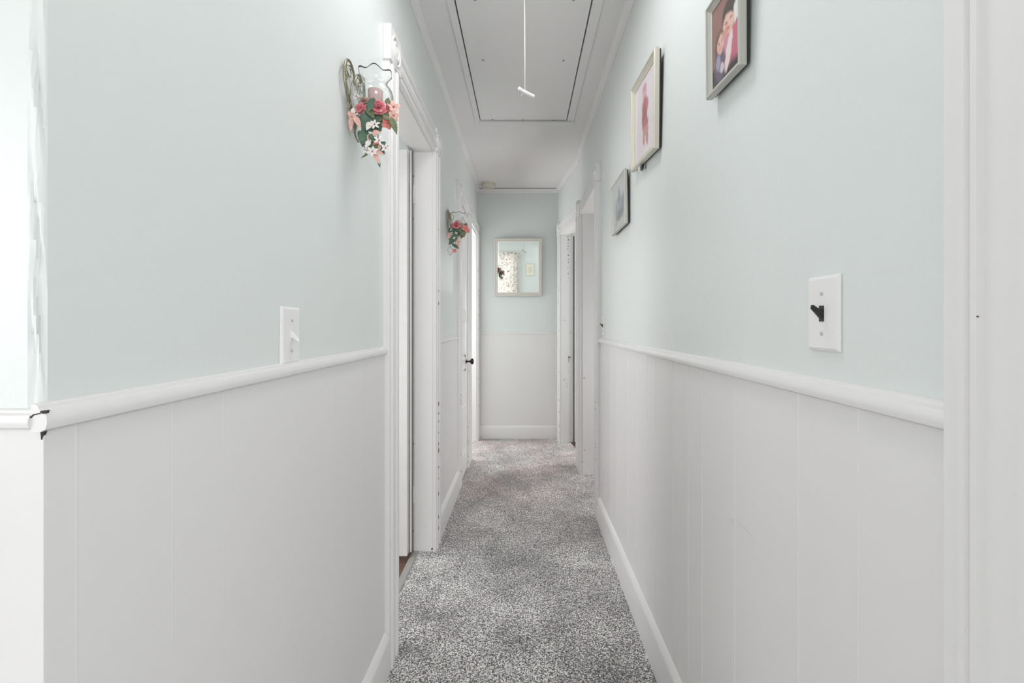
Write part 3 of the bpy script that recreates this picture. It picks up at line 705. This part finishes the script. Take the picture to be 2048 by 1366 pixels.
# ------------------------------------------------------------------ sconces
SO = Vector((XL, 1.195, 1.17+.5))                     # wall point below the bracket; garland data is measured around it
def heart_pts(sc=1.0, n=44):
    out = []
    for i in range(n+1):
        t = math.pi+2*math.pi*i/n if False else 2*math.pi*i/n
        x = 16*math.sin(t)**3; y = 13*math.cos(t)-5*math.cos(2*t)-2*math.cos(3*t)-math.cos(4*t)
        out.append((x/16*.072*sc, (y)/17*.102*sc))
    return out
def sconce_parts():
    e = empty('wall_sconce', tuple(SO))
    zc = 1.790
    mb = MB()
    def hp(a,b,n=.012): return Vector((XL+n, SO.y+a, zc+b))
    mb.tube([hp(a,b) for a,b in heart_pts(1)], .0030, 8)
    mb.tube([hp(a*.80,b*.82+.002) for a,b in heart_pts(1)], .0020, 8)
    # scroll work inside the heart lobes
    for sg in (-1,1):
        pts = []
        for i in range(22):
            t = i/21; r = .026*(1-t*.75); an = math.pi*(.2+2.3*t)
            pts.append(hp(sg*(.036+ -r*math.cos(an)), .045+r*math.sin(an)))
        mb.tube(pts, .0018, 6)
        mb.tube([hp(sg*(.010+.022*math.sin(t*math.pi)), .035-.11*t) for t in [i/10 for i in range(11)]], .0018, 6)
        for z in (.02,-.02,-.05):
            mb.tube([hp(sg*.062*(1+z*3), z+.006), hp(sg*.050*(1+z*3), z, .015), hp(sg*.056*(1+z*3), z-.010)], .0016, 6)
    mb.tube([hp(0,-.095),hp(0,-.105),hp(.0,-.118,.016),hp(0,-.128,.022)], .0022, 8)
    mb.build('heart_bracket', M['brass'], parent=e, smooth='all')
    gx = -.402; gz = 1.749
    mb = MB(); mb.tube([hp(0,-.045),Vector((XL+.025,SO.y,gz-.022)),Vector((gx-.012,SO.y,gz-.020)),Vector((gx,SO.y,gz-.010))], .0026, 8)
    mb.lathe((gx,SO.y,gz-.014), (0,0,1), [(.0005,0),(.022,.001),(.031,.006),(.033,.012),(.031,.012),(.029,.007),(.0005,.004)], 24)
    mb.build('holder_arm', M['brass'], parent=e, smooth='all')
    prof = [(.004,gz-.0),(.022,gz+.001),(.036,gz+.010),(.0445,gz+.024),(.0465,gz+.038),(.043,gz+.052),(.035,gz+.063),(.0290,gz+.070),(.0295,gz+.077),(.0350,gz+.088),(.0405,gz+.095),(.0440,gz+.098)]
    def wob(th,j,r):
        if j >= 8:
            w = (j-7)/4; return r+.0022*w*math.cos(6*th), .0045*w*math.cos(6*th)
        return r, 0
    mb = MB(); mb.lathe((gx,SO.y,0), (0,0,1), prof, 60, cap=False, wob=wob)
    mb.build('ruffled_globe', M['glass'], parent=e, smooth='all', solid=.0018)
    return e
def copy_tree(o, parent=None):
    c = o.copy(); COL.objects.link(c); c.parent = parent
    for ch in [x for x in bpy.data.objects if x.parent == o]: copy_tree(ch, c)
    return c
sc1 = sconce_parts(); tag(sc1, 'heart-shaped brass wall sconce with ruffled glass globe, nearest the camera before the first left doorway', 'sconce', 'heart wall sconces on the left wall')
DY = 2.715-1.195
sc2 = copy_tree(sc1); sc2.location = SO+Vector((0,DY,0)); sc2['_w'] = tuple(sc2.location)
tag(sc2, 'distant heart-shaped sconce with ruffled glass globe between the two left door frames', 'sconce', 'heart wall sconces on the left wall')
def candle(y, label):
    mb = MB(); mb.lathe((-.402,y,1.7555), (0,0,1), [(.0005,.0),(.0180,0),(.0190,.002),(.0200,.046),(.0180,.048),(.0170,.042),(.0005,.040)], 24)
    mb.lathe((-.402,y,1.7555), (0,0,1), [(.001,.039),(.0009,.048),(.0003,.049)], 6)
    o = mb.build('candle', M['candle'], smooth=True); tag(o, label, 'candle', 'pink votive candles in the sconces')
candle(SO.y, 'pink votive candle inside the near sconce globe'); candle(SO.y+DY, 'pink votive candle inside the distant sconce globe')

def petal(mb, c, direction, up, L_, W_, cup=.3, curl=.0, nseg=5):
    """one petal/leaf blade from c along direction; up = blade normal"""
    d = Vector(direction).normalized(); u = Vector(up); u = (u-d*u.dot(d)).normalized(); s = d.cross(u)
    rows = nseg+1; vs=[]; fs=[]
    for i in range(rows):
        t = i/nseg; w = W_*.5*(math.sin(math.pi*min(1,t*.9+.06))**.8)*(1 if t<1 else .25)
        p = Vector(c)+d*(L_*t)+u*(curl*L_*t*t)
        for j in (-1,-.5,0,.5,1): vs.append(p+s*(w*j)+u*(cup*w*j*j))
    for i in range(nseg):
        for j in range(4): fs.append((i*5+j,i*5+j+1,(i+1)*5+j+1,(i+1)*5+j))
    mb.add(vs, fs)
def frame_of(nrm):
    n = Vector(nrm).normalized(); a = n.cross(Vector((.3,.2,1))).normalized(); return n, a, n.cross(a)
def rose(c, r, nrm, m, parent, seed=0):
    q = random.Random(seed); mb = MB(); n,a,b = frame_of(nrm)
    for ring,(cnt,rr,tilt,ln) in enumerate([(3,.10,.95,.55),(5,.22,.75,.62),(6,.34,.45,.68),(7,.45,.12,.66)]):
        for i in range(cnt):
            th = 2*math.pi*(i+.5*ring+q.uniform(-.15,.15))/cnt; o_ = a*math.cos(th)+b*math.sin(th)
            d = (o_*(1-tilt)+n*tilt*1.0).normalized()
            base_ = Vector(c)+o_*(rr*r*.55)-n*(ring*.10*r)
            petal(mb, base_, d, (n*(1-tilt)-o_*tilt), r*ln*q.uniform(.9,1.1), r*.78*q.uniform(.85,1.1), cup=-.25, curl=-.35 if ring>1 else .1)
    return mb.build('rose', m, parent=parent, smooth='all', solid=.0006, recalc=False)
def blossom(c, r, nrm, m, parent, k=5, wd=.5, seed=0, name='blossom', cen=None):
    q = random.Random(seed); mb = MB(); n,a,b = frame_of(nrm); ph = q.uniform(0,6)
    for i in range(k):
        th = ph+2*math.pi*i/k+q.uniform(-.12,.12); o_ = a*math.cos(th)+b*math.sin(th)
        petal(mb, Vector(c)+o_*r*.08, (o_+n*.25).normalized(), n, r*q.uniform(.85,1.1), r*wd, cup=.25, curl=-.15)
    mb.mi = 1; mb.ball(Vector(c)+n*r*.1, r*.13, 8)
    return mb.build(name, [m, M['stamen']], parent=parent, smooth='all', solid=.0005, recalc=False)
def leaf(p0, p1, w, parent, m='leaf', seed=0, fold=.35, nrm=(.25,-1,.3), name='leaf'):
    mb = MB(); d = Vector(p1)-Vector(p0); L_ = d.length; d.normalize(); u = Vector(nrm); u = (u-d*u.dot(d)).normalized(); s = d.cross(u)
    n_ = 14; vs=[]; fs=[]
    for i in range(n_+1):
        t = i/n_; ww = w*.5*math.sin(math.pi*t**.75)*(1+.10*(1 if i%2 else -1)*(0<i<n_))
        p = Vector(p0)+d*(L_*t)-u*(.18*L_*t*t)
        for j in (-1,-.5,0,.5,1): vs.append(p+s*(ww*j)+u*(fold*ww*abs(j)*(1-.3*abs(j))))
    for i in range(n_):
        for j in range(4): fs.append((i*5+j,i*5+j+1,(i+1)*5+j+1,(i+1)*5+j))
    mb.add(vs, fs); return mb.build(name, M[m], parent=parent, smooth='all', solid=.0005, recalc=False)

def garland(d0, items, label):
    e = empty('flower_garland', (-.40,d0,1.72)); tag(e, label, 'artificial flowers', 'silk flower garlands around the sconce globes')
    for i,it in enumerate(items):
        k = it[0]
        if k == 'rose': _,u,v,dy,r,m,nr_ = it; rose(world(u,v,d0+dy), r, nr_, M[m], e, i)
        elif k == 'blo': _,u,v,dy,r,m,nr_,np_,wd = it; blossom(world(u,v,d0+dy), r, nr_, M[m], e, np_, wd, i)
        elif k == 'leaf': _,u0,v0,u1,v1,dy,w,m = it; leaf(world(u0,v0,d0+dy), world(u1,v1,d0+dy-.004), w, e, m, i)
        elif k == 'pet': _,u0,v0,u1,v1,dy,w,m = it; leaf(world(u0,v0,d0+dy), world(u1,v1,d0+dy-.006), w, e, m, i, fold=.6, name='petal')
        elif k == 'stem': _,pts,dy = it; mb = MB(); mb.tube([world(u,v,d0+dy) for u,v in pts], .0011, 6); mb.build('stem', M['stem'], parent=e, smooth='all')
    return e
fr = (.15,-1,.25)
G1 = [
 ('rose',757,212,-.046,.0225,'rose',fr), ('rose',719,216,-.040,.0175,'rose',(-.5,-1,.3)), ('rose',729,201,-.020,.0165,'peach',(-.2,-1,.6)),
 ('rose',776,216,-.030,.0120,'coral',(.5,-1,.2)),
 ('blo',787,214,-.028,.0165,'peach',(.5,-1,.2),5,.75), ('blo',787,231,-.030,.0150,'peach',(.6,-1,-.1),5,.8), ('blo',775,246,-.030,.0165,'coral',(.3,-1,-.3),5,.9),
 ('blo',713,193,-.03,.0135,'wflower',(-.2,-1,.6),5,.5), ('blo',712,226,-.034,.0120,'wflower',(-.4,-1,.1),5,.55),
 ('pet',704,230,700,262,-.035,.014,'peach'), ('pet',708,232,722,254,-.04,.016,'peach'), ('pet',702,232,697,222,-.036,.014,'peach'), ('pet',706,228,707,214,-.034,.012,'wflower'),
 ('blo',704,234,-.038,.010,'peach',(-.2,-1,-.2),5,.8),
 ('leaf',741,218,722,262,-.036,.034,'leaf'), ('leaf',749,196,733,224,-.050,.020,'leaf'), ('leaf',735,214,748,235,-.042,.022,'leaf2'),
 ('leaf',774,210,777,194,-.034,.014,'leaf2'), ('leaf',782,234,794,266,-.036,.018,'leaf2'), ('leaf',780,240,766,222,-.034,.026,'leaf2'),
 ('leaf',748,240,770,228,-.030,.028,'leaf2'), ('leaf',758,248,738,228,-.034,.026,'leaf'), ('leaf',770,232,752,248,-.028,.022,'leaf2'),
 ('leaf',740,262,765,250,-.028,.022,'leaf'), ('leaf',752,268,762,246,-.026,.020,'leaf'), ('leaf',731,260,724,292,-.030,.032,'leaf'), ('leaf',726,262,716,276,-.026,.018,'leaf'),
 ('leaf',744,262,726,252,-.03,.018,'leaf'),
 ('blo',749,249,-.046,.0150,'wflower',(.1,-1,.2),6,.42), ('pet',743,245,732,259,-.044,.016,'wflower'), 
 ('pet',745,270,760,262,-.040,.018,'peach'), ('pet',742,268,735,282,-.038,.012,'peach'), ('leaf',740,268,750,284,-.040,.018,'leaf'),
 ('blo',758,281,-.044,.0135,'wflower',(.2,-1,.1),5,.45), ('pet',756,284,746,288,-.038,.012,'coral'), ('pet',740,282,731,294,-.04,.014,'wflower'),
 ('leaf',748,284,733,298,-.034,.018,'leaf'), ('leaf',746,286,758,298,-.036,.018,'leaf2'), ('leaf',758,282,776,291,-.036,.014,'leaf'), ('leaf',754,296,770,306,-.034,.018,'leaf'),
 ('blo',745,303,-.046,.0155,'wflower',(0,-1,.1),6,.42), ('blo',771,296,-.040,.0125,'wflower',(.4,-1,0),5,.45), ('blo',734,301,-.036,.0105,'wflower',(-.4,-1,0),4,.6),
 ('pet',752,304,768,309,-.040,.013,'peach'), ('pet',748,308,760,327,-.040,.013,'peach'), ('pet',757,322,760,334,-.038,.007,'leaf'), ('pet',762,285,758,300,-.034,.010,'peach'),
 ('stem',[(727,288),(730,298),(731,309)],-.03), ('leaf',736,308,721,315,-.03,.006,'leaf2'), ('stem',[(740,240),(733,262),(738,280),(748,300)],-.024),
 ('stem',[(770,236),(756,258),(756,280),(760,300)],-.024),
]
garland(1.195, G1, 'pink rose and white blossom silk garland trailing from the near sconce')
G2 = [
 ('rose',912.5,450,-.05,.030,'rose',fr), ('rose',925,450,-.03,.018,'peach',(.3,-1,.4)), ('blo',931,457,-.04,.024,'coral',(.6,-1,.1),5,.85), ('blo',935,461,-.02,.016,'coral',(.6,-1,-.3),5,.9),
 ('rose',904,452,-.02,.017,'peach',(-.4,-1,.2)), ('leaf',930,452,934,446,-.035,.018,'leaf'),
 ('leaf',914,458,900,463,-.046,.026,'leaf'), ('leaf',909,459,928,461,-.048,.028,'leaf'), ('leaf',922,455,929,474,-.044,.042,'leaf2'), ('leaf',930,460,921,477,-.04,.034,'leaf2'),
 ('leaf',918,462,904,470,-.04,.030,'leaf'), ('leaf',903,457,896,463,-.03,.026,'leaf'),
 ('leaf',916,468,896,489,-.05,.040,'leaf'), ('leaf',921,465,906,476,-.044,.030,'leaf'),
 ('blo',900,470,-.04,.017,'peach',(-.3,-1,0),5,.8), ('pet',900,472,896,477,-.04,.014,'peach'), ('pet',903,463,902,457,-.03,.014,'wflower'),
 ('pet',916,471,919,479,-.046,.020,'peach'), ('blo',916,484,-.046,.018,'peach',(.1,-1,-.1),5,.7), ('pet',915,486,918,495,-.04,.014,'peach'),
 ('leaf',903,487,917,497,-.04,.018,'leaf'), ('leaf',908,489,919,496,-.036,.013,'leaf'), ('blo',909,501,-.04,.014,'coral',(0,-1,-.2),4,.8), ('pet',906,500,902,511,-.04,.012,'peach'),
 ('blo',908.5,476,-.05,.009,'wflower',(0,-1,0),5,.6), ('blo',912,466,-.055,.010,'wflower',(.4,-1,.3),4,.5),
 ('stem',[(901,488),(900,494),(895,499),(901,512)],-.03), ('stem',[(900,494),(905,499),(909,500)],-.03), ('stem',[(918,468),(912,480),(910,492)],-.03),
]
garland(2.715, G2, 'silk garland with one large rose and trailing leaves on the distant sconce')

# ------------------------------------------------------------------ room behind the camera (seen in the mirror)
YR = -2.6
WX0, WX1, WZ0, WZ1 = -1.13, -.22, .95, 2.24
mb = MB()
for (x0,x1,z0,z1) in [(-2.4,WX0,-.02,2.56),(WX1,.7,-.02,2.56),(1.8,2.4,-.02,2.56),(.7,1.8,-.02,.95),(.7,1.8,2.24,2.56),(WX0,WX1,-.02,WZ0),(WX0,WX1,WZ1,2.56)]:
    mb.box(IDN, x0,x1,YR-.12,YR,z0,z1)
struct(mb.build('wall_rear', M['teal_room']), 'pale aqua wall behind the camera with the curtained window')
w1_ = empty('window_1', ((WX0+WX1)/2,YR-.05,WZ0)); struct(w1_, 'curtained window in the rear wall')
mb = MB(); mb.box(IDN, WX0-.07,WX1+.07,YR-.001,YR+.02,WZ1,WZ1+.07); mb.box(IDN, WX0-.07,WX0,YR-.001,YR+.02,WZ0,WZ1); mb.box(IDN, WX1,WX1+.07,YR-.001,YR+.02,WZ0,WZ1); mb.box(IDN, WX0-.08,WX1+.08,YR-.001,YR+.05,WZ0-.04,WZ0)
mb.box(IDN, WX0,WX1,YR-.09,YR-.05,WZ0,WZ0+.05); mb.box(IDN, WX0,WX1,YR-.09,YR-.05,WZ1-.05,WZ1); mb.box(IDN, WX0,WX0+.05,YR-.09,YR-.05,WZ0,WZ1); mb.box(IDN, WX1-.05,WX1,YR-.09,YR-.05,WZ0,WZ1); mb.box(IDN, WX0,WX1,YR-.09,YR-.05,1.56,1.60)
mb.build('window_frame', M['trim'], parent=w1_)
def hanging(name, x0, x1, z0, z1, y, amp, nf, label=None):
    mb = MB(); nx, nz = 120, 26; vs=[]
    for i in range(nz+1):
        z = z0+(z1-z0)*i/nz; tt = i/nz
        for j in range(nx+1):
            s = j/nx; ph = s*nf*2*math.pi
            squeeze = 1-.10*math.sin(tt*math.pi)
            x = (x0+x1)/2+(x1-x0)*(s-.5)*squeeze
            a = amp*(1 if tt < .93 else .5)
            vs.append(Vector((x, y+a*math.sin(ph+.5*math.sin(z*3))+.4*a*math.sin(2.3*ph+z*2), z+(.006*math.sin(ph*2) if i==nz else 0))))
    fs = [(i*(nx+1)+j,i*(nx+1)+j+1,(i+1)*(nx+1)+j+1,(i+1)*(nx+1)+j) for i in range(nz) for j in range(nx)]
    mb.add(vs, fs); return mb.build(name, M['curtain'], smooth='all', recalc=False)
cu = hanging('curtain', -1.22, -.085, .80, 2.29, YR+.075, .022, 9); tag(cu, 'gathered floral curtain over the rear window, seen in the mirror', 'curtain')
mb = MB(); mb.tube([(-1.26,YR+.125,2.21),(-.05,YR+.125,2.21)], .008, 10)
mb.tube([(-1.24,YR+.125,2.21),(-1.24,YR+.0,2.21)], .006, 8); mb.tube([(-.07,YR+.125,2.21),(-.11,YR+.0,2.21)], .006, 8)
o = mb.build('curtain_rod', M['trim'], smooth='all'); tag(o, 'white curtain rod holding the floral curtain', 'curtain rod')
sg_ = empty('wall_sign', (.16,YR+.001,1.86)); tag(sg_, 'small framed handwritten verse on the wall, seen in the mirror', 'sign')
SX, SZ, SW, SH = .172, 1.845, .215, .31
mb = MB(); mb.box(IDN, SX-SW/2,SX+SW/2,YR,YR+.018,SZ-SH/2,SZ+SH/2); mb.build('frame', M['mframe'], parent=sg_, bevel=.004)
mb = MB(); mb.box(IDN, SX-SW/2+.012,SX+SW/2-.012,YR+.018,YR+.0188,SZ-SH/2+.012,SZ+SH/2-.012); mb.build('paper', mat('cream_paper', (.82,.80,.66), .6), parent=sg_)
mb = MB(); q = random.Random(5)
for i in range(6):
    z = SZ+.058-.024*i; x0 = SX-.045+q.uniform(0,.012); x1 = SX+.045-q.uniform(0,.012); n_ = 26
    mb.tube([(x0+(x1-x0)*j/n_, YR+.0195, z+q.uniform(-.005,.005)) for j in range(n_+1)], .0011, 5)
mb.build('handwriting', mat('grey_ink', (.12,.12,.11), .7), parent=sg_)
mb = MB(); mb.tube([(-.045,YR+.008,2.36),(-.01,YR+.012,2.335),(.03,YR+.008,2.315),(.075,YR+.003,2.29)], .005, 6)
o = mb.build('wire_hook', M['steel'], smooth='all'); tag(o, 'short dark wire hook on the wall above the sign, seen in the mirror', 'hook')

# camera room side walls, with unseen windows added to let light in
def sidewall(name, x, y0, y1, wins, inside, m, label, t=.12):
    mb = MB(); xa, xb = (x-t, x) if inside > 0 else (x, x+t); s = y0
    for (a,b,z0,z1) in wins:
        mb.box(IDN, xa,xb,s,a,-.02,2.56); mb.box(IDN, xa,xb,a,b,-.02,z0); mb.box(IDN, xa,xb,a,b,z1,2.56); s = b
    mb.box(IDN, xa,xb,s,y1,-.02,2.56); return struct(mb.build(name, m), label)
sidewall('wall_room_left', -2.4, YR, .43, [(-1.9,-.5,.8,2.15)], 1, M['teal_room'], 'left wall of the room behind the camera')
sidewall('wall_room_right', 2.4, YR, .335, [(-1.9,-.5,.8,2.15)], -1, M['teal_room'], 'right wall of the room behind the camera')
# side rooms off the hall
for (nm, x, y0, y1, wins, ins, lab) in [
    ('wall_left_outer', -3.2, .54, 5.6, [(1.2,2.3,.8,2.1),(3.9,5.2,.8,2.1)], 1, 'outer wall of the rooms left of the hall'),
    ('wall_right_outer', 3.2, .45, 5.6, [(1.6,2.8,.8,2.1),(3.9,5.2,.8,2.1)], -1, 'outer wall of the rooms right of the hall')]:
    sidewall(nm, x, y0, y1, wins, ins, M['teal_room'], lab)
mb = MB(); s_ = -3.2
for (a_,b_) in [(-1.75,-.85),(.75,1.65)]:
    mb.box(IDN, s_,a_,5.6,5.7,-.02,2.56); mb.box(IDN, a_,b_,5.6,5.7,-.02,.9); mb.box(IDN, a_,b_,5.6,5.7,2.3,2.56); s_ = b_
mb.box(IDN, s_,3.2,5.6,5.7,-.02,2.56)
mb.box(IDN, -3.2,XL-T,3.72,3.80-.04,-.02,2.56); mb.box(IDN, XR+T,3.2,3.53,3.57,-.02,2.56)
mb.box(IDN, -3.2,-2.4,.44,.54,-.02,2.56); mb.box(IDN, 2.4,3.2,.345,.45,-.02,2.56)
mb.box(IDN, XL-.75, XL-.70, 3.10, 3.72, -.02, 2.56); mb.box(IDN, XL-.75, XL-T, 3.08, 3.12, -.02, 2.56)
struct(mb.build('wall_partition', M['teal_room']), 'partitions between the side rooms')

# ------------------------------------------------------------------ daylight at the windows, plus added unseen fill lights
def area(name, loc, rot, sx, sy, power, col=(1,1,1)):
    if power <= 0: return
    l = bpy.data.lights.new(name, 'AREA'); l.shape = 'RECTANGLE'; l.size = sx; l.size_y = sy; l.energy = power; l.color = col
    o = bpy.data.objects.new(name, l); COL.objects.link(o); o.location = loc; o.rotation_euler = rot; return o
day = (.99,.985,1.003)
L_ = dict(rear=9, re2=48, rl=26, rr=0, l1=27, l3=0, r4=0, r5=0, fl=17, fr=0, cl=0, ch=5.4, p3=66, p5=39, p1=13, p4=25)
area('daylight_rear', ((WX0+WX1)/2, YR-.14, (WZ0+WZ1)/2), (R(90),0,0), .9, 1.25, L_['rear'], day)
area('added_fill_room_left', (-2.41,-1.2,1.48), (0,R(-90),0), 1.3, 1.4, L_['rl'], day)  # fill at an unseen window added to brighten the camera room
area('daylight_left_first', (-3.21,1.75,1.45), (0,R(-90),0), 1.3, 1.1, L_['l1'], day)
area('daylight_far_left', (-1.3,5.62,1.6), (R(-90),0,0), .9, 1.4, L_['fl'], day)
area('added_fill_hall', (0,1.18,2.5), (0,0,0), .35, .35, L_['ch'], day).data.shape = 'DISK'  # unseen hall light added to brighten walls, no known fixture
def fill_point(name, loc, power, r=.4):  # soft point light for added fill
    l = bpy.data.lights.new(name, 'POINT'); l.energy = power; l.shadow_soft_size = r; l.color = day
    o = bpy.data.objects.new(name, l); COL.objects.link(o); o.location = loc; return o
area('added_fill_rear_right', (1.25,YR-.14,1.6), (R(90),0,0), 1.1, 1.25, L_['re2'], day)  # fill at a second rear window, added out of the mirror's view
fill_point('fill_left_far', (-1.6,4.3,1.2), L_['p3'])  # these four unseen side-room lights are added to lift the hall's brightness
fill_point('fill_right_far', (1.6,4.3,1.2), L_['p5'])
fill_point('fill_left_first', (-1.4,1.6,.9), L_['p1'])
fill_point('fill_right_mid', (1.4,2.9,.9), L_['p4'])
w = bpy.data.worlds.new('w'); scene.world = w; w.use_nodes = True
w.node_tree.nodes['Background'].inputs[0].default_value = (.95,.98,1,1); w.node_tree.nodes['Background'].inputs[1].default_value = .8

# ------------------------------------------------------------------ camera
cam = bpy.data.cameras.new('cam'); co = bpy.data.objects.new('camera', cam); COL.objects.link(co)
co.location = (0,0,CH); co.rotation_euler = (R(90),0,0)
cam.sensor_width = 36; cam.lens = 36*F/2048
cam.shift_x = -(VX-1024)/2048; cam.shift_y = -(683-VY)/2048
cam.clip_start = .01
scene.camera = co
vs_ = scene.view_settings; vs_.view_transform = 'Standard'; vs_.look = 'None'; vs_.exposure = .13; vs_.gamma = 1; vs_.use_curve_mapping = False

for o in bpy.data.objects:
    if '_w' in o: del o['_w']
